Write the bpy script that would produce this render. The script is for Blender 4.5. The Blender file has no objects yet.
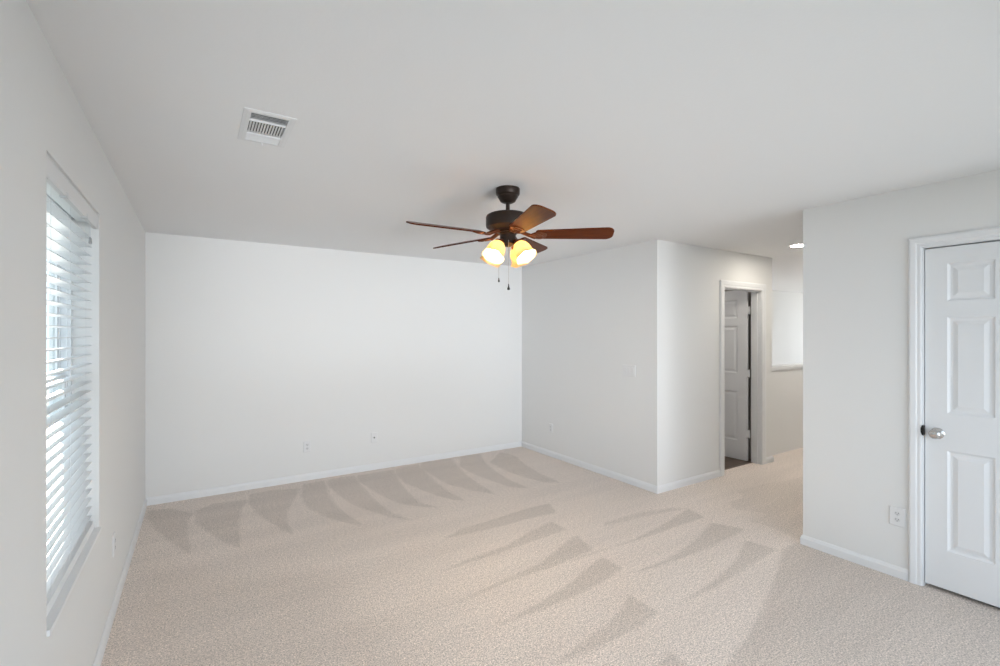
import bpy, math, random
import numpy as np
from mathutils import Vector, Matrix

random.seed(7)
SC = bpy.context.scene
COL = SC.collection
PI = math.pi

# ---------------------------------------------------------------- camera
F_PX, YAW, EYE = 472.025, math.radians(32.666), 1.539
cam = bpy.data.cameras.new('camera')
cam.sensor_width = 36.0
cam.lens = F_PX * 36.0 / 1000.0
cam.shift_y = 0.0002
cam.clip_start = 0.02
camo = bpy.data.objects.new('camera', cam)
COL.objects.link(camo)
camo.location = (0, 0, EYE)
camo.rotation_euler = (PI / 2, 0, -YAW)
SC.camera = camo

# ---------------------------------------------------------------- view, world, lights
SC.view_settings.view_transform = 'Standard'
SC.view_settings.look = 'None'
SC.view_settings.gamma = 1.0
SC.view_settings.use_curve_mapping = False
SC.view_settings.exposure = 0.27

world = bpy.data.worlds.new('sky')
SC.world = world
world.use_nodes = True
wn = world.node_tree.nodes
bg = wn['Background']
bg.inputs['Color'].default_value = (0.80, 0.94, 1.09, 1)
bg.inputs['Strength'].default_value = 1.7


def sun(name, direction, energy, color, angle):
    l = bpy.data.lights.new(name, 'SUN')
    l.energy = energy
    l.color = color
    l.angle = math.radians(angle)
    o = bpy.data.objects.new(name, l)
    COL.objects.link(o)
    o.rotation_euler = Vector(direction).to_track_quat('-Z', 'Y').to_euler()
    o.location = (-3, 6, 5)
    return o


def area(name, loc, direction, sx, sy, power, color, spread=180):
    l = bpy.data.lights.new(name, 'AREA')
    l.shape = 'RECTANGLE'
    l.size, l.size_y = sx, sy
    l.spread = math.radians(spread)
    l.energy = power
    l.color = color
    o = bpy.data.objects.new(name, l)
    COL.objects.link(o)
    o.location = loc
    o.rotation_euler = Vector(direction).to_track_quat('-Z', 'Z').to_euler()
    return o


sun('sun', (0.40, -1.35, -0.46), 9.0, (1.0, 0.97, 0.92), 0.6)
# added fill lamps outside a made-up opening behind the camera, and added
# unseen lamps for the landing, stairwell and side room
area('rear_fill_wide', (1.75, -4.0, 0.9), (0, 1, 0.02), 3.6, 2.0, 25.5, (0.955, 0.98, 1.01), 60)  # added fill, evens out the brightness of the room
area('rear_fill_ceiling', (1.7, -8.0, -1.0), (0, 1, 0.285), 4.5, 1.0, 8.5, (0.93, 0.98, 1.04), 24)  # added upward fill for the far ceiling
area('rear_fill_right_wall', (-1.7, -4.6, 1.2), (0.60, 1, 0.04), 2.4, 2.0, 5.2, (0.91, 0.975, 1.06), 26)  # added fill aimed at the far right wall
area('landing_end_fill', (12.6, 3.6, 1.3), (-1, 0, 0), 2.6, 1.8, 40.0, (1.0, 0.97, 0.93))  # unseen source added to light the landing and stairwell wall
area('stairwell_fill', (9.0, 4.3, -0.9), (-0.25, 0, 1), 2.4, 1.4, 24.0, (1.0, 0.98, 0.95))  # added uplight to brighten the stairwell ceiling
area('bathroom_fill', (4.6, 3.9, 2.42), (0, 0, -1), 0.25, 0.25, 5.0, (1.0, 0.95, 0.9))  # unseen lamp added to brighten the open door leaf
area('landing_fill_down', (7.0, 2.42, 2.43), (0, 0, -1), 0.15, 0.15, 12.0, (1.0, 0.94, 0.85))  # added lamp without a fitting, brightens the half wall

# ---------------------------------------------------------------- materials
MATS = {}


def mat(name, color, rough=0.6, metal=0.0, spec=0.5, bump=None, noise=None, coat=0.0):
    if name in MATS:
        return MATS[name]
    m = bpy.data.materials.new(name)
    m.use_nodes = True
    nt = m.node_tree
    b = nt.nodes['Principled BSDF']
    b.inputs['Base Color'].default_value = (*color, 1)
    b.inputs['Roughness'].default_value = rough
    b.inputs['Metallic'].default_value = metal
    b.inputs['Specular IOR Level'].default_value = spec
    b.inputs['Coat Weight'].default_value = coat
    tc = nt.nodes.new('ShaderNodeTexCoord')
    if noise:
        n = nt.nodes.new('ShaderNodeTexNoise')
        n.inputs['Scale'].default_value = noise[0]
        n.inputs['Detail'].default_value = 3
        nt.links.new(tc.outputs['Object'], n.inputs['Vector'])
        r = nt.nodes.new('ShaderNodeMix')
        r.data_type = 'RGBA'
        r.inputs['A'].default_value = (*[c * (1 - noise[1]) for c in color], 1)
        r.inputs['B'].default_value = (*[min(1, c * (1 + noise[1])) for c in color], 1)
        nt.links.new(n.outputs['Fac'], r.inputs['Factor'])
        nt.links.new(r.outputs['Result'], b.inputs['Base Color'])
    if bump:
        n2 = nt.nodes.new('ShaderNodeTexNoise')
        n2.inputs['Scale'].default_value = bump[0]
        n2.inputs['Detail'].default_value = 3
        nt.links.new(tc.outputs['Object'], n2.inputs['Vector'])
        bp = nt.nodes.new('ShaderNodeBump')
        bp.inputs['Strength'].default_value = bump[1]
        bp.inputs['Distance'].default_value = bump[2]
        nt.links.new(n2.outputs['Fac'], bp.inputs['Height'])
        nt.links.new(bp.outputs['Normal'], b.inputs['Normal'])
    MATS[name] = m
    return m


def wood_mat(name, c1, c2, scale, rough, coat, axis='X'):
    m = bpy.data.materials.new(name)
    m.use_nodes = True
    nt = m.node_tree
    b = nt.nodes['Principled BSDF']
    tc = nt.nodes.new('ShaderNodeTexCoord')
    mp = nt.nodes.new('ShaderNodeMapping')
    mp.inputs['Scale'].default_value = (scale * 0.06, scale, scale) if axis == 'X' else (scale, scale * 0.06, scale)
    n = nt.nodes.new('ShaderNodeTexNoise')
    n.inputs['Scale'].default_value = 1.0
    n.inputs['Detail'].default_value = 5
    n.inputs['Distortion'].default_value = 0.6
    r = nt.nodes.new('ShaderNodeValToRGB')
    r.color_ramp.elements[0].position = 0.3
    r.color_ramp.elements[0].color = (*c1, 1)
    r.color_ramp.elements[1].position = 0.7
    r.color_ramp.elements[1].color = (*c2, 1)
    nt.links.new(tc.outputs['Object'], mp.inputs['Vector'])
    nt.links.new(mp.outputs['Vector'], n.inputs['Vector'])
    nt.links.new(n.outputs['Fac'], r.inputs['Fac'])
    nt.links.new(r.outputs['Color'], b.inputs['Base Color'])
    b.inputs['Roughness'].default_value = rough
    b.inputs['Specular IOR Level'].default_value = 0.08
    b.inputs['Coat Weight'].default_value = coat
    b.inputs['Coat Roughness'].default_value = 0.25
    return m


def glow_mat(name, color, strength):
    m = bpy.data.materials.new(name)
    m.use_nodes = True
    nt = m.node_tree
    nt.nodes.remove(nt.nodes['Principled BSDF'])
    e = nt.nodes.new('ShaderNodeEmission')
    e.inputs['Color'].default_value = (*color, 1)
    e.inputs['Strength'].default_value = strength
    nt.links.new(e.outputs['Emission'], nt.nodes['Material Output'].inputs['Surface'])
    return m


def pane_mat():
    m = bpy.data.materials.new('window_glass')
    m.use_nodes = True
    nt = m.node_tree
    nt.nodes.remove(nt.nodes['Principled BSDF'])
    t = nt.nodes.new('ShaderNodeBsdfTransparent')
    t.inputs['Color'].default_value = (0.93, 0.95, 0.94, 1)
    g = nt.nodes.new('ShaderNodeBsdfGlossy')
    g.inputs['Roughness'].default_value = 0.02
    mx = nt.nodes.new('ShaderNodeMixShader')
    mx.inputs['Fac'].default_value = 0.05
    nt.links.new(t.outputs['BSDF'], mx.inputs[1])
    nt.links.new(g.outputs['BSDF'], mx.inputs[2])
    nt.links.new(mx.outputs['Shader'], nt.nodes['Material Output'].inputs['Surface'])
    return m


def shade_mat():
    m = bpy.data.materials.new('amber_alabaster_glass')
    m.use_nodes = True
    nt = m.node_tree
    nt.nodes.remove(nt.nodes['Principled BSDF'])
    tc = nt.nodes.new('ShaderNodeTexCoord')
    n = nt.nodes.new('ShaderNodeTexNoise')
    n.inputs['Scale'].default_value = 22
    n.inputs['Detail'].default_value = 3
    n.inputs['Distortion'].default_value = 1.2
    nt.links.new(tc.outputs['Object'], n.inputs['Vector'])
    r = nt.nodes.new('ShaderNodeValToRGB')
    r.color_ramp.elements[0].position = 0.3
    r.color_ramp.elements[0].color = (0.94, 0.70, 0.36, 1)
    r.color_ramp.elements[1].position = 0.7
    r.color_ramp.elements[1].color = (0.98, 0.82, 0.53, 1)
    nt.links.new(n.outputs['Fac'], r.inputs['Fac'])
    t = nt.nodes.new('ShaderNodeBsdfTranslucent')
    d = nt.nodes.new('ShaderNodeBsdfDiffuse')
    nt.links.new(r.outputs['Color'], t.inputs['Color'])
    nt.links.new(r.outputs['Color'], d.inputs['Color'])
    mx = nt.nodes.new('ShaderNodeMixShader')
    mx.inputs['Fac'].default_value = 0.5
    nt.links.new(t.outputs['BSDF'], mx.inputs[1])
    nt.links.new(d.outputs['BSDF'], mx.inputs[2])
    g = nt.nodes.new('ShaderNodeBsdfGlossy')
    g.inputs['Roughness'].default_value = 0.2
    mx2 = nt.nodes.new('ShaderNodeMixShader')
    mx2.inputs['Fac'].default_value = 0.05
    nt.links.new(mx.outputs['Shader'], mx2.inputs[1])
    nt.links.new(g.outputs['BSDF'], mx2.inputs[2])
    nt.links.new(mx2.outputs['Shader'], nt.nodes['Material Output'].inputs['Surface'])
    return m


def carpet_mat():
    m = bpy.data.materials.new('beige_carpet')
    m.use_nodes = True
    nt = m.node_tree
    L = nt.links
    b = nt.nodes['Principled BSDF']
    b.inputs['Roughness'].default_value = 1.0
    b.inputs['Specular IOR Level'].default_value = 0.05
    b.inputs['Sheen Weight'].default_value = 0.15
    tc = nt.nodes.new('ShaderNodeTexCoord')
    at = nt.nodes.new('ShaderNodeAttribute')
    at.attribute_name = 'nap'
    base = nt.nodes.new('ShaderNodeMix')
    base.data_type = 'RGBA'
    base.inputs['A'].default_value = (*CARPET_LIGHT, 1)
    base.inputs['B'].default_value = (*CARPET_DARK, 1)
    L.new(at.outputs['Fac'], base.inputs['Factor'])
    n = nt.nodes.new('ShaderNodeTexNoise')
    n.inputs['Scale'].default_value = 135
    n.inputs['Detail'].default_value = 2
    n.inputs['Roughness'].default_value = 0.7
    L.new(tc.outputs['Object'], n.inputs['Vector'])
    rr = nt.nodes.new('ShaderNodeMapRange')
    rr.inputs['From Min'].default_value = 0.3
    rr.inputs['From Max'].default_value = 0.7
    rr.inputs['To Min'].default_value = 0.5
    rr.inputs['To Max'].default_value = 1.5
    L.new(n.outputs['Fac'], rr.inputs['Value'])
    mp = nt.nodes.new('ShaderNodeMapping')
    mp.inputs['Rotation'].default_value = (0, 0, NAP_DIR)
    mp.inputs['Scale'].default_value = (0.22, 1.6, 1.0)
    L.new(tc.outputs['Object'], mp.inputs['Vector'])
    n3 = nt.nodes.new('ShaderNodeTexNoise')
    n3.inputs['Scale'].default_value = 3.0
    n3.inputs['Detail'].default_value = 3
    L.new(mp.outputs['Vector'], n3.inputs['Vector'])
    r3 = nt.nodes.new('ShaderNodeMapRange')
    r3.inputs['From Min'].default_value = 0.3
    r3.inputs['From Max'].default_value = 0.7
    r3.inputs['To Min'].default_value = 0.955
    r3.inputs['To Max'].default_value = 1.045
    L.new(n3.outputs['Fac'], r3.inputs['Value'])
    mm = nt.nodes.new('ShaderNodeMath')
    mm.operation = 'MULTIPLY'
    L.new(rr.outputs['Result'], mm.inputs[0])
    L.new(r3.outputs['Result'], mm.inputs[1])
    n4 = nt.nodes.new('ShaderNodeTexNoise')
    n4.inputs['Scale'].default_value = 42
    n4.inputs['Detail'].default_value = 2
    n4.inputs['Roughness'].default_value = 0.8
    L.new(tc.outputs['Object'], n4.inputs['Vector'])
    r4 = nt.nodes.new('ShaderNodeMapRange')
    r4.inputs['From Min'].default_value = 0.3
    r4.inputs['From Max'].default_value = 0.7
    r4.inputs['To Min'].default_value = 0.88
    r4.inputs['To Max'].default_value = 1.12
    L.new(n4.outputs['Fac'], r4.inputs['Value'])
    m4 = nt.nodes.new('ShaderNodeMath')
    m4.operation = 'MULTIPLY'
    L.new(mm.outputs['Value'], m4.inputs[0])
    L.new(r4.outputs['Result'], m4.inputs[1])
    vm = nt.nodes.new('ShaderNodeVectorMath')
    vm.operation = 'SCALE'
    L.new(base.outputs['Result'], vm.inputs[0])
    L.new(m4.outputs['Value'], vm.inputs['Scale'])
    L.new(vm.outputs['Vector'], b.inputs['Base Color'])
    bp = nt.nodes.new('ShaderNodeBump')
    bp.inputs['Strength'].default_value = 0.35
    bp.inputs['Distance'].default_value = 0.006
    L.new(n.outputs['Fac'], bp.inputs['Height'])
    L.new(bp.outputs['Normal'], b.inputs['Normal'])
    return m


def plank_mat():
    m = bpy.data.materials.new('brown_plank_floor')
    m.use_nodes = True
    nt = m.node_tree
    b = nt.nodes['Principled BSDF']
    tc = nt.nodes.new('ShaderNodeTexCoord')
    br = nt.nodes.new('ShaderNodeTexBrick')
    br.inputs['Color1'].default_value = (0.11, 0.075, 0.055, 1)
    br.inputs['Color2'].default_value = (0.16, 0.115, 0.09, 1)
    br.inputs['Mortar'].default_value = (0.03, 0.02, 0.015, 1)
    br.inputs['Scale'].default_value = 1.0
    br.inputs['Mortar Size'].default_value = 0.003
    br.inputs['Brick Width'].default_value = 0.9
    br.inputs['Row Height'].default_value = 0.15
    nt.links.new(tc.outputs['Object'], br.inputs['Vector'])
    nt.links.new(br.outputs['Color'], b.inputs['Base Color'])
    b.inputs['Roughness'].default_value = 0.45
    return m


NAP_DIR = 0.06          # run of the vacuum strokes
CARPET_LIGHT = (0.76, 0.672, 0.607)
CARPET_DARK = (0.638, 0.561, 0.502)

M_WALL = mat('white_wall_paint', (0.80, 0.80, 0.79), 0.85, spec=0.2, bump=(140, 0.08, 0.002))
M_CEIL = mat('white_ceiling_paint', (0.83, 0.83, 0.83), 0.95, spec=0.1, bump=(90, 0.12, 0.003))
M_TRIM = mat('white_trim_gloss', (0.81, 0.82, 0.83), 0.38)
M_DOOR = mat('white_door_paint', (0.81, 0.82, 0.83), 0.4, bump=(200, 0.04, 0.001))
M_VINYL = mat('white_window_vinyl', (0.82, 0.84, 0.86), 0.4)
M_SLAT = mat('white_blind_slat', (0.86, 0.87, 0.88), 0.45)
M_VALANCE = mat('off_white_valance', (0.77, 0.77, 0.77), 0.6)
M_CORD = mat('pale_blind_cord', (0.7, 0.71, 0.72), 0.8)
M_PLATE = mat('white_plastic_plate', (0.78, 0.78, 0.78), 0.4)
M_FACE = mat('pale_grey_receptacle', (0.70, 0.70, 0.70), 0.45)
M_SLOT = mat('dark_slot', (0.05, 0.05, 0.05), 0.6)
M_DARK = mat('dark_duct', (0.06, 0.06, 0.062), 0.8)
M_VENT = mat('white_vent_enamel', (0.76, 0.76, 0.76), 0.5)
M_CHROME = mat('satin_nickel', (0.62, 0.61, 0.60), 0.22, metal=1.0)
M_BLACK = mat('dark_strike_metal', (0.02, 0.02, 0.02), 0.4, metal=0.6)
M_BRONZE = mat('oil_rubbed_bronze', (0.028, 0.017, 0.012), 0.42, metal=0.3, spec=0.35, noise=(30, 0.3))
M_COPPER = mat('brushed_copper_bronze', (0.17, 0.062, 0.03), 0.32, metal=0.85, noise=(40, 0.35))
M_BLADE = wood_mat('dark_cherry_blade', (0.066, 0.012, 0.0028), (0.135, 0.031, 0.0055), 60, 0.30, 0.0)
M_SHADE = shade_mat()
M_BULB = glow_mat('warm_bulb_glow', (1.0, 0.84, 0.62), 500.0)
M_CAN = glow_mat('recessed_lamp_glow', (1.0, 0.93, 0.82), 140.0)
M_CHAIN = mat('pale_brass_chain', (0.5, 0.45, 0.4), 0.3, metal=1.0)
M_KNOB = mat('black_wood_knob', (0.012, 0.008, 0.007), 0.35)
M_PANE = pane_mat()
M_CARPET = carpet_mat()
M_PLANK = plank_mat()
M_GRASS = mat('pale_ground', (0.34, 0.34, 0.31), 1.0, noise=(2.0, 0.3))
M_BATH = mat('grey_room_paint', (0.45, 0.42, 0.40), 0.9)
M_SIDING = mat('pale_house_siding', (0.75, 0.74, 0.70), 0.8)


# ---------------------------------------------------------------- mesh helpers
class MB:
    def __init__(self):
        self.v, self.f, self.m = [], [], []

    def add(self, verts, faces, mi=0, mtx=None):
        o = len(self.v)
        if mtx is not None:
            verts = [tuple(mtx @ Vector(p)) for p in verts]
        self.v += [tuple(p) for p in verts]
        self.f += [tuple(i + o for i in q) for q in faces]
        self.m += [mi] * len(faces)
        return self

    def box(self, a, b, mi=0, mtx=None):
        (x0, y0, z0), (x1, y1, z1) = a, b
        v = [(x0, y0, z0), (x1, y0, z0), (x1, y1, z0), (x0, y1, z0), (x0, y0, z1), (x1, y0, z1), (x1, y1, z1), (x0, y1, z1)]
        f = [(0, 3, 2, 1), (4, 5, 6, 7), (0, 1, 5, 4), (1, 2, 6, 5), (2, 3, 7, 6), (3, 0, 4, 7)]
        return self.add(v, f, mi, mtx)

    def bevel_box(self, a, b, r, mi=0, mtx=None, axis=2):
        """box whose rectangle seen along `axis` has its front edge chamfered (plates)"""
        (x0, y0, z0), (x1, y1, z1) = a, b
        v = [(x0, y0, z0), (x1, y0, z0), (x1, y1, z0), (x0, y1, z0),
             (x0, y0, z1 - r), (x1, y0, z1 - r), (x1, y1, z1 - r), (x0, y1, z1 - r),
             (x0 + r, y0 + r, z1), (x1 - r, y0 + r, z1), (x1 - r, y1 - r, z1), (x0 + r, y1 - r, z1)]
        f = [(0, 3, 2, 1), (8, 9, 10, 11)]
        for k in (0, 4):
            for i in range(4):
                j = (i + 1) % 4
                f.append((k + i, k + j, k + 4 + j, k + 4 + i))
        return self.add(v, f, mi, mtx)

    def lathe(self, prof, seg=32, mi=0, mtx=None, wave=None, cap=True):
        v, f = [], []
        n = len(prof)
        for i, (r, z) in enumerate(prof):
            for k in range(seg):
                a = 2 * PI * k / seg
                rr = r * (1 + (wave(i, a) if wave else 0))
                v.append((rr * math.cos(a), rr * math.sin(a), z))
        for i in range(n - 1):
            for k in range(seg):
                j = (k + 1) % seg
                f.append((i * seg + k, i * seg + j, (i + 1) * seg + j, (i + 1) * seg + k))
        if cap:
            f.append(tuple(range(seg))[::-1])
            f.append(tuple(range((n - 1) * seg, n * seg)))
        return self.add(v, f, mi, mtx)

    def tube(self, pts, r, seg=8, mi=0, mtx=None):
        pts = [Vector(p) for p in pts]
        rs = r if isinstance(r, (list, tuple)) else [r] * len(pts)
        v, f = [], []
        ref = None
        for i, p in enumerate(pts):
            t = (pts[min(i + 1, len(pts) - 1)] - pts[max(i - 1, 0)]).normalized()
            if ref is None:
                ref = Vector((0, 0, 1)) if abs(t.z) < 0.9 else Vector((1, 0, 0))
            a = t.cross(ref).normalized()
            bb = a.cross(t).normalized()
            ref = bb
            for k in range(seg):
                th = 2 * PI * k / seg
                v.append(tuple(p + rs[i] * (math.cos(th) * a + math.sin(th) * bb)))
        for i in range(len(pts) - 1):
            for k in range(seg):
                j = (k + 1) % seg
                f.append((i * seg + k, i * seg + j, (i + 1) * seg + j, (i + 1) * seg + k))
        f.append(tuple(range(seg))[::-1])
        f.append(tuple(range((len(pts) - 1) * seg, len(pts) * seg)))
        return self.add(v, f, mi, mtx)

    def prism(self, outline, z0, z1, mi=0, mtx=None):
        n = len(outline)
        v = [(x, y, z0) for x, y in outline] + [(x, y, z1) for x, y in outline]
        f = [tuple(range(n))[::-1], tuple(range(n, 2 * n))]
        f += [(i, (i + 1) % n, n + (i + 1) % n, n + i) for i in range(n)]
        return self.add(v, f, mi, mtx)

    def build(self, name, mats, parent=None, smooth=False, loc=None):
        me = bpy.data.meshes.new(name)
        me.from_pydata(self.v, [], self.f)
        for mm in (mats if isinstance(mats, (list, tuple)) else [mats]):
            me.materials.append(mm)
        me.polygons.foreach_set('material_index', self.m)
        import bmesh
        bm = bmesh.new()
        bm.from_mesh(me)
        bmesh.ops.recalc_face_normals(bm, faces=bm.faces)
        bm.to_mesh(me)
        bm.free()
        if smooth:
            me.polygons.foreach_set('use_smooth', [True] * len(me.polygons))
            me.set_sharp_from_angle(angle=math.radians(38))
        me.update()
        o = bpy.data.objects.new(name, me)
        COL.objects.link(o)
        if parent is not None:
            o.parent = parent
        if loc is not None:
            o.location = loc
        return o


def tag(o, label=None, cat=None, group=None, kind=None):
    if label:
        o['label'] = label
    if cat:
        o['category'] = cat
    if group:
        o['group'] = group
    if kind:
        o['kind'] = kind
    return o


def thing(name, label, cat, loc, rot=(0, 0, 0), group=None, kind=None):
    o = bpy.data.objects.new(name, None)
    o.empty_display_size = 0.1
    COL.objects.link(o)
    o.location = loc
    o.rotation_euler = rot
    return tag(o, label, cat, group, kind)


def copy_tree(o, parent=None):
    c = o.copy()
    COL.objects.link(c)
    if parent is not None:
        c.parent = parent
    for ch in [k for k in bpy.data.objects if k.parent == o]:
        copy_tree(ch, c)
    return c


def structure(o, label, cat):
    return tag(o, label, cat, kind='structure')


def wall_boxes(name, boxes, label, m=None, cat='wall'):
    b = MB()
    for p, q in boxes:
        b.box(p, q)
    return structure(b.build(name, m or M_WALL), label, cat)

# ---------------------------------------------------------------- the room shell
XL, XR, YB, YC, YD, YR, HC = -0.39, 3.72, 5.25, 3.003, 1.706, -0.43, 2.44
TW = 0.12
WY0, WY1, WZ0, WZ1 = 1.972, 2.897, 0.605, 2.103          # left window opening
DY0, DY1, DTOP = 0.307, 1.027, 2.056                     # closet door opening (in the right wall)
HX0, HX1, HTOP = 4.816, 5.56, 2.032                      # doorway on the landing
XS = 5.80                                                # where the landing wall stops
XE = 12.3
ZB = -1.4

wall_boxes('wall_left', [((XL - .17, YR - TW, 0), (XL, WY0, HC)), ((XL - .17, WY1, 0), (XL, YB + TW, HC)),
                         ((XL - .17, WY0, 0), (XL, WY1, WZ0)), ((XL - .17, WY0, WZ1), (XL, WY1, HC))],
           'white painted side wall with the window in it')
wall_boxes('wall_back', [((XL, YB, 0), (XR, YB + TW, HC))], 'long plain white wall at the far end of the room')
wall_boxes('wall_right', [((XR, YC, 0), (XR + TW, YB + TW, HC))], 'white wall with the switch plate, right of the far corner')
wall_boxes('wall_closet', [((XR, YR - TW, 0), (XR + TW, DY0 - .02, HC)), ((XR, DY1 + .02, 0), (XR + TW, YD, HC)),
                           ((XR, DY0 - .02, DTOP + .02), (XR + TW, DY1 + .02, HC)),
                           ((XR + TW, YD - TW, 0), (XE, YD, HC)),
                           ((XR + .75, YR - TW, 0), (XR + .83, YD - TW, HC)), ((XR + TW, YR - TW, 0), (XR + .75, YR, HC))],
           'white wall around the closed closet door at the right')
wall_boxes('wall_hall', [((XR + TW, YC, 0), (HX0 - .02, YC + TW, HC)), ((HX1 + .02, YC, 0), (XS, YC + TW, HC)),
                         ((HX0 - .02, YC, HTOP + .02), (HX1 + .02, YC + TW, HC))],
           'white landing wall holding the open door')
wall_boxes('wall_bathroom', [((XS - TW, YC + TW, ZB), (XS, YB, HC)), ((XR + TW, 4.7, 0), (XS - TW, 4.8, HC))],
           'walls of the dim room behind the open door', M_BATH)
wall_boxes('wall_stairwell', [((XR + TW, YB, ZB), (XE + .12, YB + TW, HC))], 'bright white far wall of the stairwell')
wall_boxes('wall_stair_half', [((XS, 3.15, ZB), (XE, 3.27, 1.075))], 'white half height wall guarding the stairwell')
wall_boxes('wall_landing_end', [((XE, YD - TW, ZB), (XE + .12, 1.95, HC)), ((XE, 4.85, ZB), (XE + .12, YB, HC)),
                                ((XE, 1.95, ZB), (XE + .12, 4.85, .75)), ((XE, 1.95, 2.25), (XE + .12, 4.85, HC))],
           'far end wall of the landing')
wall_boxes('wall_rear', [((XL, YR - TW, 0), (0.0, YR, HC)), ((3.5, YR - TW, 0), (XR, YR, HC)),
                         ((0.0, YR - TW, 0), (3.5, YR, 0.1)), ((0.0, YR - TW, 2.15), (3.5, YR, HC))],  # wide opening added to let the rear fill in
           'white wall behind the photographer')

# ceiling with a duct opening behind the register
VX0, VX1, VY0, VY1 = 0.184, 0.326, 2.155, 2.469
cb = MB()
X0, X1, Y0, Y1 = XL - .17, XE + .12, YR - TW, YB + TW
for p, q in [((X0, Y0), (VX0, Y1)), ((VX1, Y0), (X1, Y1)), ((VX0, Y0), (VX1, VY0)), ((VX0, VY1), (VX1, Y1))]:
    cb.box((*p, HC), (*q, HC + .16))
structure(cb.build('ceiling', M_CEIL), 'flat white ceiling', 'ceiling')

# ---------------------------------------------------------------- carpet
NAP = [
    [(-0.354, 4.912), (-0.288, 4.605), (-0.197, 4.311), (-0.117, 4.104), (-0.037, 3.899), (-0.046, 4.154), (-0.068, 4.42), (-0.065, 4.651), (-0.024, 4.804), (-0.202, 5.055), (-0.361, 5.101)],
    [(-0.009, 4.567), (0.057, 4.34), (0.13, 4.122), (0.2, 3.958), (0.257, 3.855), (0.272, 4.073), (0.285, 4.378), (0.33, 4.714), (0.395, 4.939), (0.127, 4.989), (-0.01, 4.876)],
    [(0.388, 4.852), (0.434, 4.484), (0.497, 4.242), (0.559, 4.04), (0.619, 3.871), (0.614, 4.12), (0.648, 4.4), (0.749, 4.681), (0.857, 5.011), (0.599, 5.106), (0.423, 5.082)],
    [(0.818, 4.731), (0.818, 4.401), (0.928, 4.065), (1.026, 3.879), (1.11, 3.778), (1.114, 3.847), (1.06, 4.136), (1.043, 4.492), (1.088, 4.935), (1.115, 5.148), (0.905, 5.127)],
    [(1.112, 4.957), (1.13, 4.628), (1.17, 4.29), (1.277, 3.997), (1.355, 3.816), (1.485, 3.657), (1.414, 3.882), (1.382, 4.154), (1.387, 4.464), (1.394, 4.814), (1.427, 5.153), (1.158, 5.16)],
    [(1.404, 4.922), (1.441, 4.636), (1.479, 4.275), (1.564, 4.038), (1.686, 3.873), (1.805, 3.797), (1.705, 4.007), (1.714, 4.321), (1.76, 4.655), (1.87, 5.136), (1.454, 5.136)],
    [(1.823, 4.943), (1.794, 4.633), (1.847, 4.341), (1.926, 4.053), (2.004, 3.876), (2.082, 3.827), (2.059, 4.066), (2.072, 4.455), (2.116, 4.754), (2.179, 5.18), (1.903, 5.162)],
    [(2.149, 5.052), (2.138, 4.698), (2.148, 4.33), (2.263, 4.038), (2.4, 3.814), (2.422, 4.154), (2.448, 4.456), (2.535, 4.853), (2.635, 5.203), (2.252, 5.234)],
    [(2.554, 4.84), (2.538, 4.528), (2.576, 4.211), (2.644, 3.901), (2.777, 3.78), (2.752, 4.098), (2.799, 4.449), (2.872, 4.786), (3.046, 5.225), (2.762, 5.233)],
    [(2.934, 4.797), (2.905, 4.427), (2.944, 4.097), (3.019, 3.848), (3.149, 3.765), (3.166, 4.125), (3.235, 4.503), (3.367, 4.902), (3.289, 5.13)],
    [(2.677, 3.354), (2.593, 3.153), (2.327, 3.168), (2.03, 3.165), (1.764, 3.179), (1.564, 3.203), (1.734, 3.286), (2.025, 3.311), (2.359, 3.357)],
    [(2.441, 3.02), (2.441, 2.833), (2.082, 2.81), (1.775, 2.781), (1.53, 2.784), (1.314, 2.765), (1.569, 2.826), (1.884, 2.859), (2.199, 2.966)],
    [(2.426, 2.712), (2.377, 2.468), (2.231, 2.453), (1.981, 2.43), (1.639, 2.44), (1.448, 2.414), (1.161, 2.391), (1.497, 2.448), (1.694, 2.477), (1.962, 2.524), (2.243, 2.648)],
    [(2.349, 2.36), (2.339, 2.169), (2.123, 2.116), (1.898, 2.087), (1.698, 2.082), (1.434, 2.096), (1.22, 2.102), (1.449, 2.119), (1.676, 2.155), (1.899, 2.204), (2.176, 2.306)],
    [(2.144, 1.942), (2.142, 1.717), (1.949, 1.684), (1.739, 1.685), (1.509, 1.694), (1.344, 1.713), (1.478, 1.731), (1.698, 1.777), (1.806, 1.786), (2.011, 1.858)],
    [(1.923, 1.488), (1.912, 1.349), (1.769, 1.441)],
    [(2.785, 2.776), (3.2, 2.764), (3.495, 2.685), (3.653, 2.597), (3.436, 2.639), (3.113, 2.689), (2.727, 2.718)],
    [(3.628, 2.599), (3.571, 2.396), (3.291, 2.404), (2.913, 2.4), (2.449, 2.421), (2.201, 2.421), (2.061, 2.444), (2.402, 2.433), (2.737, 2.43), (3.096, 2.482), (3.385, 2.54)],
    [(3.517, 2.306), (3.623, 2.076), (3.293, 2.054), (2.928, 2.042), (2.565, 2.056), (2.313, 2.095), (2.649, 2.083), (2.885, 2.124), (3.177, 2.19)],
    [(3.431, 1.965), (3.474, 1.764), (3.059, 1.739), (2.623, 1.7), (2.369, 1.711), (2.103, 1.699), (2.532, 1.732), (2.779, 1.767), (3.085, 1.837)],
    [(3.504, 1.745), (3.232, 1.629), (2.885, 1.506), (2.611, 1.417), (2.31, 1.328), (2.04, 1.267), (2.686, 0.507), (3.802, 0.568), (3.817, 1.146), (3.756, 1.736)],
    [(3.752, 1.7), (3.828, 1.9), (3.826, 2.037), (3.791, 2.155), (4.103, 2.158), (3.953, 2.363), (4.063, 2.495), (4.321, 2.485), (4.427, 2.616), (4.838, 2.605), (5.506, 2.495)],
    [(-0.353, 2.643), (-0.304, 4.132), (-0.242, 3.953), (-0.108, 3.77), (0.069, 3.594), (0.556, 3.251), (0.807, 3.002), (0.643, 2.817), (0.824, 2.477), (0.808, 1.898)],
]
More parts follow.
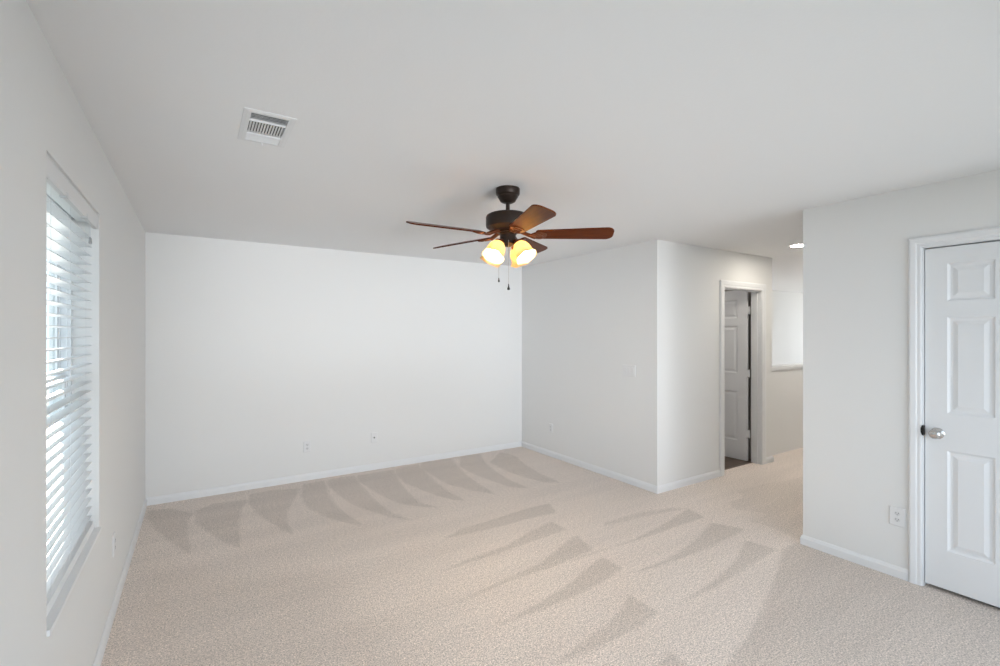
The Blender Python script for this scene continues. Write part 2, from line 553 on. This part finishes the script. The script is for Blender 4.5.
NAP_W = {**{k: 0.85 for k in range(10)}, 16: 0.8, 21: 0.45, 22: 0.45}



def inside(px, py, poly):
    r = np.zeros(px.shape, bool)
    n = len(poly)
    for i in range(n):
        x0, y0 = poly[i]
        x1, y1 = poly[(i + 1) % n]
        if y0 == y1:
            continue
        c = ((y0 > py) != (y1 > py)) & (px < (x1 - x0) * (py - y0) / (y1 - y0) + x0)
        r ^= c
    return r


def carpet():
    step = 0.015
    b = MB()
    nap_all = []
    for (xa, xb, ya, yb) in [(XL, XR, YR, YB), (XR, XR + TW, DY0 - .02, DY1 + .02), (XR, XE, YD, 3.105), (XS, XE, 3.105, 3.15)]:
        nx, ny = max(1, round((xb - xa) / step)), max(1, round((yb - ya) / step))
        if xa == XR and xb == XE:
            xs = np.concatenate([np.linspace(xa, 6.8, 206), np.linspace(6.9, xb, 14)])
        else:
            xs = np.linspace(xa, xb, nx + 1)
        ys = np.linspace(ya, yb, ny + 1)
        gx, gy = np.meshgrid(xs, ys)
        nap = np.zeros(gx.shape)
        for k, poly in enumerate(NAP):
            w = NAP_W.get(k, 1.0)
            cov = np.zeros(gx.shape)
            rad = 0.10 if k == len(NAP) - 1 else 0.011
            for dx, dy in [(0, 0), (1, 0), (-1, 0), (0, 1), (0, -1), (.7, .7), (-.7, .7), (.7, -.7), (-.7, -.7)]:
                cov += inside(gx + dx * rad, gy + dy * rad, poly)
            nap = np.maximum(nap, cov / 9.0 * w)
        n = len(xs)
        verts = [(float(x), float(y), 0.0) for x, y in zip(gx.ravel(), gy.ravel())]
        faces = [(j * n + i, j * n + i + 1, (j + 1) * n + i + 1, (j + 1) * n + i) for j in range(len(ys) - 1) for i in range(n - 1)]
        b.add(verts, faces)
        nap_all += nap.ravel().tolist()
    for p, q in [((XL - .17, YR - TW), (XE, 3.15)), ((XL - .17, 3.15), (XS - TW, YB + TW))]:
        b.box((*p, -.2), (*q, -.006))
    b.box((XS, 3.27, ZB - .1), (XE, YB, ZB))
    nap_all += [0.0] * 24
    o = b.build('floor', M_CARPET)
    at = o.data.attributes.new('nap', 'FLOAT', 'POINT')
    at.data.foreach_set('value', nap_all)
    return structure(o, 'beige cut pile carpet with vacuum marks', 'floor')


carpet()
pb = MB()
pb.box((XR + TW, 3.105, -.005), (XS - TW, 4.7, .003))
structure(pb.build('floor_bathroom', M_PLANK), 'dark brown plank floor behind the open door', 'floor')

# ---------------------------------------------------------------- trim profiles
BASE_PROF = [(0, 0), (.013, 0), (.013, .048), (.010, .055), (.008, .062), (.004, .069), (0, .069)]


def base_runs(runs, pts):
    """skirting swept along pts (interior on the left of travel), mitred, one object per leg"""
    P = [Vector(p) for p in pts]
    nrm = []
    for a, c in zip(P[:-1], P[1:]):
        d = (c - a).normalized()
        nrm.append(Vector((-d.y, d.x)))

    def off(i, t):
        if i == 0:
            return P[0] + nrm[0] * t
        if i == len(P) - 1:
            return P[-1] + nrm[-1] * t
        a, c = nrm[i - 1], nrm[i]
        return P[i] + (a + c) * (t / (1 + a.dot(c)))
    for i, (name, label) in enumerate(runs):
        v = []
        for e in (i, i + 1):
            for t, z in BASE_PROF:
                q = off(e, t)
                v.append((q.x, q.y, z))
        n = len(BASE_PROF)
        f = [(k, (k + 1) % n, n + (k + 1) % n, n + k) for k in range(n)] + [tuple(range(n))[::-1], tuple(range(n, 2 * n))]
        structure(MB().add(v, f).build(name, M_TRIM), label, 'baseboard')


base_runs([('baseboard_hall', 'white baseboard left of the open door on the landing'),
           ('baseboard_right', 'white baseboard below the switch plate wall'),
           ('baseboard_back', 'white baseboard along the far wall'),
           ('baseboard_left', 'white baseboard under the window wall')],
          [(HX0 - .083, YC), (XR, YC), (XR, YB), (XL, YB), (XL, YR)])
base_runs([('baseboard_stair', 'white baseboard at the stair end of the landing wall'),
           ('baseboard_corner', 'short white baseboard right of the open door')],
          [(XS, 3.15), (XS, YC), (HX1 + .085, YC)])
base_runs([('baseboard_closet', 'white baseboard left of the closet door'),
           ('baseboard_end', 'white baseboard around the end of the closet wall')],
          [(XR, DY1 + .07), (XR, YD), (XE, YD)])
base_runs([('baseboard_rear', 'white baseboard right of the closet door')], [(XR, YR), (XR, DY0 - .07)])

FR_BACK = Matrix(((1, 0, 0), (0, 0, -1), (0, 1, 0)))       # u=+X v=+Z w=-Y
FR_RIGHT = Matrix(((0, 0, -1), (-1, 0, 0), (0, 1, 0)))     # u=-Y v=+Z w=-X
FR_LEFT = Matrix(((0, 0, 1), (1, 0, 0), (0, 1, 0)))        # u=+Y v=+Z w=+X


def rot(m):
    return m.to_euler()


CASE_PROF = [(0, 0), (0, .009), (.006, .012), (.022, .012), (.028, .016), (.052, .018), (.060, .015), (.064, .008), (.064, 0)]


def casing(name, label, a, c, top, width, loc, frame):
    """door casing around u in [a,c], v up to top; profile scaled to width"""
    s = width / .064
    v, f = [], []
    n = len(CASE_PROF)
    for w, t in CASE_PROF:
        w *= s
        v += [(a - w, 0, t), (a - w, top + w, t), (c + w, top + w, t), (c + w, 0, t)]
    for i in range(n - 1):
        for k in range(3):
            f.append((i * 4 + k, i * 4 + k + 1, (i + 1) * 4 + k + 1, (i + 1) * 4 + k))
    f.append(tuple(i * 4 for i in range(n)))
    f.append(tuple(i * 4 + 3 for i in range(n)))
    o = MB().add(v, f).build(name, M_TRIM)
    o.location = loc
    o.rotation_euler = rot(frame)
    return structure(o, label, 'door casing')


def jamb(name, label, a, c, top, depth, loc, frame, stop=None):
    b = MB()
    b.box((a - .019, 0, -depth), (a, top + .019, -.0005)).box((c, 0, -depth), (c + .019, top + .019, -.0005))
    b.box((a, top, -depth), (c, top + .019, -.0005))
    if stop:
        s0, s1 = stop
        b.box((a, 0, s0), (a + .011, top, s1)).box((c - .011, 0, s0), (c, top, s1)).box((a + .011, top - .011, s0), (c - .011, top, s1))
    o = b.build(name, M_TRIM)
    o.location = loc
    o.rotation_euler = rot(frame)
    return structure(o, label, 'door jamb')


def door_leaf(W, Hd, T=.035):
    st = (W - .51) / 2
    us = [0, st, st + .20, st + .31, st + .51, W]
    vs = [0, .228, .823, 1.043, 1.613, 1.708, 1.93, Hd]
    b = MB()
    for side in (0, 1):
        def put(quads):
            for q in quads:
                pts = [(u, v, w if side == 0 else -T - w) for u, v, w in q]
                b.add(pts, [(0, 1, 2, 3)])
        for i in range(5):
            for j in range(7):
                u0, u1, v0, v1 = us[i], us[i + 1], vs[j], vs[j + 1]
                if i in (1, 3) and j in (1, 3, 5):
                    rings = [(0, 0), (.007, -.006), (.013, -.009), (.024, -.009), (.046, -.002)]
                    rc = [[(u0 + o, v0 + o, w), (u1 - o, v0 + o, w), (u1 - o, v1 - o, w), (u0 + o, v1 - o, w)] for o, w in rings]
                    for r0, r1 in zip(rc[:-1], rc[1:]):
                        put([[r0[k], r0[(k + 1) % 4], r1[(k + 1) % 4], r1[k]] for k in range(4)])
                    put([rc[-1]])
                else:
                    put([[(u0, v0, 0), (u1, v0, 0), (u1, v1, 0), (u0, v1, 0)]])
    b.add([(0, 0, 0), (W, 0, 0), (W, Hd, 0), (0, Hd, 0), (0, 0, -T), (W, 0, -T), (W, Hd, -T), (0, Hd, -T)],
          [(0, 1, 5, 4), (1, 2, 6, 5), (2, 3, 7, 6), (3, 0, 4, 7)])
    return b


# closet door (closed)
loc = (XR, DY1, 0)
wd = DY1 - DY0
casing('trim_1', 'white casing around the closed closet door', -.006, wd + .006, DTOP + .006, .064, loc, FR_RIGHT)
jamb('trim_2', 'white jamb of the closed closet door', 0, wd, DTOP, TW, loc, FR_RIGHT, stop=(-TW + .02, -.052))
d1 = door_leaf(wd - .008, 2.026).build('door_1', M_DOOR)
d1.location = (XR + .012, DY1 - .004, .022)
d1.rotation_euler = rot(FR_RIGHT)
structure(d1, 'white six panel closet door, closed, at the right edge', 'door')
MB().lathe([(.033, 0), (.033, .004), (.029, .008), (.014, .011), (.011, .02), (.011, .030), (.018, .034), (.026, .041), (.0285, .05),
            (.027, .058), (.021, .064), (.012, .067), (.0, .068)], 32, cap=False).build('door_knob', M_CHROME, d1, smooth=True, loc=(.058, .918, 0))
sp = MB()
sp.prism([(.0, -.034), (.0, .034), (-.008, .027), (-.0135, .012), (-.0135, -.012), (-.008, -.027)], .0, .003)
sp.box((0, -.028, -.042), (.0015, .028, .003))
sp.build('strike_plate', M_BLACK, d1, loc=(-.001, .928, .0225))

# door on the landing, standing open into the dim room
loc = (HX0, YC, 0)
wd2 = HX1 - HX0
casing('trim_3', 'white casing around the open door on the landing', -.004, wd2 + .004, HTOP + .004, .079, loc, FR_BACK)
jamb('trim_4', 'white jamb of the open door on the landing', 0, wd2, HTOP, TW, loc, FR_BACK, stop=(-.075, -.04))
d2 = door_leaf(wd2 - .01, 2.042).build('door_2', M_DOOR)
ang = math.radians(3)
w2 = wd2 - .01
d2.location = (HX1 - .04 - w2 * math.sin(ang), YC + TW + .03 + w2 * math.cos(ang), .014)
d2.rotation_euler = (Matrix.Rotation(ang, 3, 'Z') @ FR_RIGHT).to_euler()
structure(d2, 'white six panel door standing open on the landing', 'door')
for z in (.34, 1.06, 1.81):
    hb = MB().box((-.001, -.045, -.004), (.036, .045, -.0005))
    hb.tube([(.034, -.046, .003), (.034, .046, .003)], .006, 10)
    hb.build('hinge', M_TRIM, d2, loc=(w2, z - .014, -.001))
kb = MB().lathe([(.033, 0), (.033, .004), (.014, .011), (.011, .03), (.026, .041), (.0285, .05), (.021, .064), (.0, .068)], 24, cap=False)
kb.build('door_knob', M_CHROME, d2, smooth=True, loc=(.06, .918, 0))

# cap of the stair half wall
cp = MB().box((XS, 3.13, 1.085), (XE, 3.305, 1.118)).box((XS, 3.137, 1.068), (XE, 3.15, 1.085)).box((XS, 3.27, 1.068), (XE, 3.285, 1.085))
structure(cp.build('trim_5', M_TRIM), 'white cap board on the stair half wall', 'wall cap')

# ---------------------------------------------------------------- window
fx0, fx1 = XL - .168, XL - .095
fb = MB()
fw = .038
fb.box((fx0, WY0, WZ0), (fx1, WY0 + fw, WZ1)).box((fx0, WY1 - fw, WZ0), (fx1, WY1, WZ1))
fb.box((fx0, WY0 + fw, WZ1 - fw), (fx1, WY1 - fw, WZ1)).box((fx0, WY0 + fw, WZ0), (fx1, WY1 - fw, WZ0 + .05))
for x in (fx1 - .012, fx1 - .036, fx1 - .060):                       # sash tracks on both jambs
    fb.box((x - .003, WY0 + fw, WZ0 + .05), (x + .003, WY0 + fw + .010, WZ1 - fw))
    fb.box((x - .003, WY1 - fw - .010, WZ0 + .05), (x + .003, WY1 - fw, WZ1 - fw))
win = structure(fb.build('window_1', M_VINYL), 'tall white single hung window behind the blind', 'window')
MR = 1.335


def sash(name, x0, x1, z0, z1):
    b = MB()
    ya, yb, s = WY0 + fw + .004, WY1 - fw - .004, .036
    b.box((x0, ya, z0), (x1, ya + s, z1)).box((x0, yb - s, z0), (x1, yb, z1))
    b.box((x0, ya + s, z0), (x1, yb - s, z0 + s)).box((x0, ya + s, z1 - s), (x1, yb - s, z1))
    o = b.build(name, M_VINYL, win)
    xm = (x0 + x1) / 2
    MB().box((xm - .002, ya + s, z0 + s), (xm + .002, yb - s, z1 - s)).build('glass_pane', M_PANE, o)
    return o


sash('upper_sash', fx1 - .058, fx1 - .038, MR - .02, WZ1 - fw - .002)
lo = sash('lower_sash', fx1 - .034, fx1 - .014, WZ0 + .05, MR + .02)
MB().box((fx1 - .014, 2.40, MR - .005), (fx1 - .002, 2.46, MR + .012)).build('sash_lock', M_VINYL, lo)
MB().box((fx1, WY0 + .001, WZ0 + .0005), (XL + .008, WY1 - .001, WZ0 + .019)).build('window_sill', M_TRIM, win)

# outside: ground and the house next door
gp = MB().box((-70, -70, -3.3), (70, 70, -3.2))
structure(gp.build('ground', M_GRASS), 'pale ground outside the window', 'ground')

# ---------------------------------------------------------------- window blind
bl = thing('window_blind', 'white slatted horizontal blind hanging in the window recess, slats open', 'blind', (XL - .05, (WY0 + WY1) / 2, WZ0 + .02))
bo = Vector((-(XL - .05), -(WY0 + WY1) / 2, -(WZ0 + .02)))
MT = Matrix.Translation(bo)
ya, yb = WY0 + .012, WY1 - .012
MB().box((XL - .078, ya, 2.055), (XL - .024, yb, WZ1 - .001), mtx=MT).build('headrail', M_SLAT, bl)
va = MB()
va.add([(XL - .020, WY0 + .003, 2.028), (XL - .006, WY0 + .003, 2.028), (XL - .003, WY0 + .003, 2.036), (XL - .003, WY0 + .003, 2.088), (XL - .008, WY0 + .003, 2.1025), (XL - .020, WY0 + .003, 2.1025)] +
       [(XL - .020, WY1 - .003, 2.028), (XL - .006, WY1 - .003, 2.028), (XL - .003, WY1 - .003, 2.036), (XL - .003, WY1 - .003, 2.088), (XL - .008, WY1 - .003, 2.1025), (XL - .020, WY1 - .003, 2.1025)],
       [(i, (i + 1) % 6, 6 + (i + 1) % 6, 6 + i) for i in range(6)] + [tuple(range(6))[::-1], tuple(range(6, 12))], mtx=MT)
va.build('valance', M_VALANCE, bl)
for y in (2.26, 2.62):
    MB().box((XL - .022, y - .012, 2.023), (XL - .001, y + .012, 2.0275), mtx=MT).box((XL - .0025, y - .012, 2.0275), (XL - .001, y + .012, 2.042), mtx=MT).build('valance_clip', M_CORD, bl)
sl = MB()
PITCH, SLW, XC = .0418, .050, XL - .050
zs = [.686 + PITCH * k for k in range(32)]
TILT = math.radians(4)
for z in zs:
    prof = []
    for k in range(7):
        x = -SLW / 2 + SLW * k / 6
        prof.append((x, .0022 * (1 - (2 * x / SLW) ** 2)))
    lo_ = [(x, zz - .0026) for x, zz in prof][::-1]
    out = prof + lo_
    n = len(out)
    v = []
    for y in (ya, yb):
        for x, zz in out:
            v.append((XC + x * math.cos(TILT) - zz * math.sin(TILT), y, z + x * math.sin(TILT) + zz * math.cos(TILT)))
    sl.add(v, [(i, (i + 1) % n, n + (i + 1) % n, n + i) for i in range(n)] + [tuple(range(n))[::-1], tuple(range(n, 2 * n))], mtx=MT)
sl.build('slats', M_SLAT, bl)
MB().box((XC - .025, ya, .6245), (XC + .032, yb, .660), mtx=MT).build('bottom_rail', M_SLAT, bl)
for y in (2.14, 2.435, 2.73):
    lc = MB()
    for x in (XC - .0275, XC + .0275):
        lc.box((x - .0004, y - .0005, .66), (x + .0004, y + .0005, 2.06), mtx=MT)
    for z in zs:
        lc.box((XC - .0275, y - .0004, z - .0042), (XC + .0275, y + .0004, z - .0034), mtx=MT)
    lc.build('ladder_cord', M_CORD, bl)
cdr = MB()
for dy in (0, .012):
    cdr.tube([(XL - .018, 2.79 + dy, 2.03), (XL - .0175, 2.79 + dy, 1.97)], .0012, 6, mtx=MT)
cdr = cdr.build('lift_cord', M_CORD, bl)
tz = MB()
for dy in (0, .012):
    tz.lathe([(.002, .028), (.004, .024), (.0055, .004), (.005, 0)], 10, mtx=MT @ Matrix.Translation((XL - .0175, 2.79 + dy, 1.944)))
tz.build('cord_tassel', mat('grey_tassel', (.35, .35, .35), .5), cdr)

# ---------------------------------------------------------------- ceiling fan
FX, FY = 1.630, 2.452
fan = thing('ceiling_fan', 'bronze five blade ceiling fan with lit amber glass lamp shades hanging from the ceiling', 'ceiling fan', (FX, FY, HC))
MB().lathe([(.074, -.0005), (.075, -.006), (.074, -.036), (.070, -.042), (.064, -.046), (.064, -.053), (.060, -.058), (.047, -.081), (.032, -.089), (.016, -.091)], 40).build('canopy', M_BRONZE, fan, smooth=True)
MB().lathe([(.0125, -.088), (.0125, -.14), (.019, -.142), (.019, -.156)], 20).build('downrod', M_BRONZE, fan, smooth=True)
MB().lathe([(.02, -.152), (.075, -.155), (.118, -.162), (.131, -.169), (.137, -.180), (.137, -.232), (.134, -.243), (.120, -.252), (.105, -.258), (.098, -.262), (.07, -.266), (.07, -.274)], 56).build('motor_housing', M_BRONZE, fan, smooth=True)
MB().lathe([(.046, -.272), (.056, -.276), (.056, -.284), (.050, -.290), (.050, -.336), (.053, -.340), (.053, -.346), (.044, -.354), (.022, -.360), (.008, -.364)], 40).build('switch_housing', M_BRONZE, fan, smooth=True)

PITCH_B = math.radians(-17.5)


def blade_outline():
    pts = []
    x0, x1 = .175, .650
    hw0, hw1 = .050, .068
    r = .045
    pts += [(x0 + .012, -hw0), ]
    cx = x1 - r
    for k in range(9):
        a = -PI / 2 + PI / 2 * k / 8
        pts.append((cx + r * math.cos(a), -hw1 + r + r * math.sin(a)))
    for k in range(9):
        a = PI / 2 * k / 8
        pts.append((cx + r * math.cos(a), hw1 - r + r * math.sin(a)))
    pts += [(x0 + .012, hw0), (x0, hw0 - .012), (x0, -hw0 + .012)]
    return pts


BR_OUT = [(.128, .011), (.145, .016), (.160, .030), (.180, .041), (.205, .043), (.226, .034), (.238, .018), (.241, 0)]
BR_OUT = BR_OUT + [(x, -y) for x, y in BR_OUT[-2::-1]]
first = None
for ang_b in (178, 107, 34, -37, -106.5):
    mz = Matrix.Translation((0, 0, -.288)) @ Matrix.Rotation(PITCH_B, 4, 'X')
    if first is None:
        bld = MB().prism(blade_outline(), -.004, .004, mtx=mz).build('blade', M_BLADE, fan)
        bv = bld.modifiers.new('soft_edge', 'BEVEL')
        bv.width = .0015
        bv.segments = 2
        bv.limit_method = 'ANGLE'
        brk = MB().prism(BR_OUT, -.010, -.0045, mtx=mz)
        brk.tube([(.062, 0, -.266), (.085, 0, -.270), (.108, 0, -.282), (.135, 0, -.2935), (.150, 0, -.2945)], [.016, .014, .012, .0125, .009], 12)
        ring = [(.195 + .024 * math.cos(2 * PI * k / 20), .026 * math.sin(2 * PI * k / 20), -.0105) for k in range(21)]
        brk.tube(ring, .0042, 8, mtx=mz)
        for s in (1, -1):
            brk.tube([(.130, .006 * s, -.009), (.150, .020 * s, -.010), (.166, .031 * s, -.0105), (.176, .026 * s, -.0105), (.170, .019 * s, -.010)], [.005, .0055, .005, .004, .003], 8, mtx=mz)
        brk = brk.build('blade_bracket', M_COPPER, fan, smooth=True)
        first = [bld, brk]
        for (x, y) in ((.185, .0), (.218, .022), (.218, -.022)):
            first.append(MB().lathe([(.0055, -.009), (.0055, -.0115), (.003, -.0132), (.0005, -.0135)], 12, mtx=mz @ Matrix.Translation((x, y, 0))).build('screw', M_COPPER, brk, smooth=True))
        bld.rotation_euler.z = brk.rotation_euler.z = math.radians(ang_b)
    else:
        c = first[0].copy()
        COL.objects.link(c)
        c.rotation_euler.z = math.radians(ang_b)
        c2 = first[1].copy()
        COL.objects.link(c2)
        c2.rotation_euler.z = math.radians(ang_b)
        for q in first[2:]:
            c3 = q.copy()
            COL.objects.link(c3)
            c3.parent = c2

# four lamp arms with tilted bell shades
TL = math.radians(34)
NK = Vector((.080, 0, -.346))
ML = Matrix.Translation(NK) @ Matrix.Rotation(PI - TL, 4, 'Y')          # local +Z runs down and outward along the shade axis
OUTER = [(.026, .000), (.029, .006), (.036, .014), (.046, .028), (.053, .046), (.056, .064), (.057, .082), (.060, .098), (.066, .110), (.071, .116)]
INNER = [(r - .003, z) for r, z in OUTER][::-1]


def scallop(i, a):
    k = i if i < len(OUTER) else 2 * len(OUTER) - 1 - i
    return .045 * max(0.0, (k - 5) / 4.0) * math.cos(6 * a)


lamp = None
for az in (-72, 18, 108, -162):
    if lamp is None:
        arm = MB().tube([(.040, 0, -.334), (.056, 0, -.329), (.070, 0, -.332), (.079, 0, -.342)], [.009, .0085, .0085, .010], 12)
        arm.lathe([(.012, -.012), (.024, -.008), (.031, -.002), (.032, .010), (.028, .012)], 24, mtx=ML)
        arm = arm.build('lamp_arm', M_COPPER, fan, smooth=True)
        shade = MB().lathe(OUTER + INNER, 48, wave=scallop, cap=False, mtx=ML).build('lamp_shade', M_SHADE, arm, smooth=True)
        bulb = MB().lathe([(.011, .012), (.012, .026), (.019, .042), (.022, .055), (.019, .069), (.010, .077), (.0005, .079)], 20, mtx=ML).build('bulb', M_BULB, arm, smooth=True)
        lamp = (arm, shade, bulb)
        arm.rotation_euler.z = math.radians(az)
    else:
        a = lamp[0].copy()
        COL.objects.link(a)
        a.rotation_euler.z = math.radians(az)
        for q in lamp[1:]:
            c = q.copy()
            COL.objects.link(c)
            c.parent = a

RV, FV = Vector((.842, -.540, 0)), Vector((.540, .842, 0))
for off, z0, z1, big in ((RV * -.056 - FV * .040, -.335, 1.853 - HC, .8), (RV * .004 - FV * .052, -.340, 1.803 - HC, 1.15)):
    pc = MB()
    n0 = off.normalized() * .045
    pc.tube([(n0.x, n0.y, z0 + .012), (off.x * .96, off.y * .96, z0 + .010), (off.x, off.y, z0), (off.x, off.y, z1 + .02)], .0011, 6)
    pc = pc.build('pull_chain', M_CHAIN, fan)
    MB().lathe([(.0015, .034 * big), (.003, .030 * big), (.0045, .018 * big), (.0078 * big, .008 * big), (.0072 * big, .002 * big), (.003, 0)], 14,
               mtx=Matrix.Translation((off.x, off.y, z1))).build('chain_knob', M_KNOB, pc, smooth=True)

# ---------------------------------------------------------------- ceiling register
vent = thing('ceiling_vent', 'white rectangular air register in the ceiling above the window side', 'vent', (.255, 2.312, HC))
MV = Matrix.Translation((-.255, -2.312, -HC))
oX0, oX1, oY0, oY1 = .156, .354, 2.129, 2.495


def frame_ring(b, o, i, zo, zi, mtx):
    (a0, a1, c0, c1), (d0, d1, e0, e1) = o, i
    v = [(a0, c0, zo), (a1, c0, zo), (a1, c1, zo), (a0, c1, zo), (d0, e0, zi), (d1, e0, zi), (d1, e1, zi), (d0, e1, zi)]
    b.add(v, [(k, (k + 1) % 4, 4 + (k + 1) % 4, 4 + k) for k in range(4)], mtx=mtx)


vf = MB()
frame_ring(vf, (oX0, oX1, oY0, oY1), (oX0 + .001, oX1 - .001, oY0 + .001, oY1 - .001), HC - .0005, HC - .003, MV)
frame_ring(vf, (oX0 + .001, oX1 - .001, oY0 + .001, oY1 - .001), (oX0 + .016, oX1 - .016, oY0 + .016, oY1 - .016), HC - .003, HC - .0055, MV)
frame_ring(vf, (oX0 + .016, oX1 - .016, oY0 + .016, oY1 - .016), (VX0 + .001, VX1 - .001, VY0 + .001, VY1 - .001), HC - .0055, HC - .0055, MV)
frame_ring(vf, (VX0 + .001, VX1 - .001, VY0 + .001, VY1 - .001), (VX0 + .001, VX1 - .001, VY0 + .001, VY1 - .001), HC - .0055, HC + .02, MV)
for y in (2.240, 2.391):
    vf.box((VX0 + .001, y - .0025, HC - .0055), (VX1 - .001, y + .0025, HC + .010), mtx=MV)
vf.build('frame', M_VENT, vent)


def louver(b, p0, p1, half, mtx):
    """thin blade along p0-p1, `half` is the half chord vector"""
    p0, p1, h = Vector(p0), Vector(p1), Vector(half)
    n = (p1 - p0).cross(h).normalized() * .0005
    v = [p0 - h - n, p0 + h - n, p1 + h - n, p1 - h - n, p0 - h + n, p0 + h + n, p1 + h + n, p1 - h + n]
    b.add(v, [(0, 1, 2, 3), (4, 7, 6, 5), (0, 4, 5, 1), (1, 5, 6, 2), (2, 6, 7, 3), (3, 7, 4, 0)], mtx=mtx)


b1 = MB()
for k in range(6):
    y = 2.165 + .0125 * k
    louver(b1, (VX0 + .002, y, HC + .002), (VX1 - .002, y, HC + .002), (0, .0085, .0045), MV)
b1.build('louver_bank', M_VENT, vent)
b2 = MB()
for k in range(12):
    x = VX0 + .009 + .0112 * k
    louver(b2, (x, 2.245, HC + .002), (x, 2.386, HC + .002), (.0040, 0, .0022), MV)
b2.build('louver_bank', M_VENT, vent)
b3 = MB()
for k in range(6):
    y = 2.400 + .0125 * k
    louver(b3, (VX0 + .002, y, HC + .002), (VX1 - .002, y, HC + .002), (0, -.0080, .0055), MV)
b3.build('louver_bank', M_VENT, vent)
dk = MB()
frame_ring(dk, (VX0 + .0005, VX1 - .0005, VY0 + .0005, VY1 - .0005), (VX0 + .0005, VX1 - .0005, VY0 + .0005, VY1 - .0005), HC + .02, HC + .155, MV)
dk.add([(VX0, VY0, HC + .155), (VX1, VY0, HC + .155), (VX1, VY1, HC + .155), (VX0, VY1, HC + .155)], [(0, 1, 2, 3)], mtx=MV)
dk.build('duct', M_DARK, vent)
MB().box((.252, 2.478, HC - .013), (.260, 2.483, HC - .004), mtx=MV).build('damper_lever', M_VENT, vent)

# ---------------------------------------------------------------- recessed lamp on the landing
rl = thing('recessed_light', 'small round lit downlight in the landing ceiling', 'light', (5.19, 2.42, HC))
MB().lathe([(.070, -.0055), (.074, -.007), (.092, -.004), (.096, -.0005)], 40, cap=False).build('trim_ring', M_TRIM, rl, smooth=True)
MB().lathe([(.0705, -.0005), (.0705, -.006), (.0005, -.0065)], 40, cap=False).build('lens', M_CAN, rl, smooth=True)


# ---------------------------------------------------------------- wall plates
def outlet(label, loc, frame, group='duplex wall outlets', w=.072, h=.116):
    r = thing('wall_outlet', label, 'outlet', loc, rot(frame), group)
    MB().bevel_box((-w / 2, -h / 2, .0005), (w / 2, h / 2, .0075), .004).build('cover_plate', M_PLATE, r)
    for s in (1, -1):
        b = MB()
        oc = [(.0165 * math.cos(a), .0135 * math.sin(a)) for a in [PI / 4 * k + PI / 8 for k in range(8)]]
        b.prism([(x, y + .0195 * s) for x, y in oc], .005, .0092)
        for x in (-.0064, .0064):
            b.box((x - .0012, .0195 * s - .001, .0084), (x + .0012, .0195 * s + .007, .0096), 1)
        b.lathe([(.0024, .0084), (.0024, .0096)], 10, 1, mtx=Matrix.Translation((0, .0195 * s - .0072, 0)))
        b.build('receptacle', [M_FACE, M_SLOT], r)
    MB().lathe([(.003, .0070), (.003, .0082), (.0005, .0086)], 12).build('screw', M_CORD, r)
    return r


outlet('white duplex outlet low on the far wall, left of the cable plate', (.967, YB, .353), FR_BACK)
outlet('white duplex outlet low on the wall under the switch plate', (XR, 4.62, .352), FR_RIGHT)
outlet('large white duplex outlet beside the closet door casing', (XR, 1.153, .383), FR_RIGHT, w=.083, h=.120)
outlet('white outlet seen edge on, low on the window wall', (XL, 3.336, .377), FR_LEFT)

cx = thing('cable_plate', 'white cable plate with one round jack, low on the far wall right of an outlet', 'wall plate', (1.679, YB, .362), rot(FR_BACK))
MB().bevel_box((-.035, -.057, .0005), (.035, .057, .006), .003).build('cover_plate', M_PLATE, cx)
MB().lathe([(.008, .0058), (.008, .008), (.0048, .009), (.0048, .016), (.002, .0162)], 16).build('coaxial_jack', M_BLACK, cx, smooth=True)
for s in (1, -1):
    MB().lathe([(.003, .0058), (.003, .0068), (.0005, .0072)], 12).build('screw', M_CORD, cx, loc=(0, .041 * s, 0))

sw = thing('light_switch', 'white three gang light switch plate beside the landing corner', 'light switch', (XR, 3.352, 1.156), rot(FR_RIGHT))
MB().bevel_box((-.083, -.058, .0005), (.083, .058, .0065), .003).build('cover_plate', M_PLATE, sw)
for u in (-.046, 0, .046):
    rk = MB().box((u - .0165, -.033, .0055), (u + .0165, .033, .0072))
    rk.add([(u - .015, -.031, .0072), (u + .015, -.031, .0072), (u + .015, .031, .0072), (u - .015, .031, .0072),
            (u - .015, -.031, .0078), (u + .015, -.031, .0078), (u + .015, .031, .0115), (u - .015, .031, .0115)],
           [(4, 5, 6, 7), (0, 1, 5, 4), (1, 2, 6, 5), (2, 3, 7, 6), (3, 0, 4, 7)])
    rk.build('rocker', M_PLATE, sw)
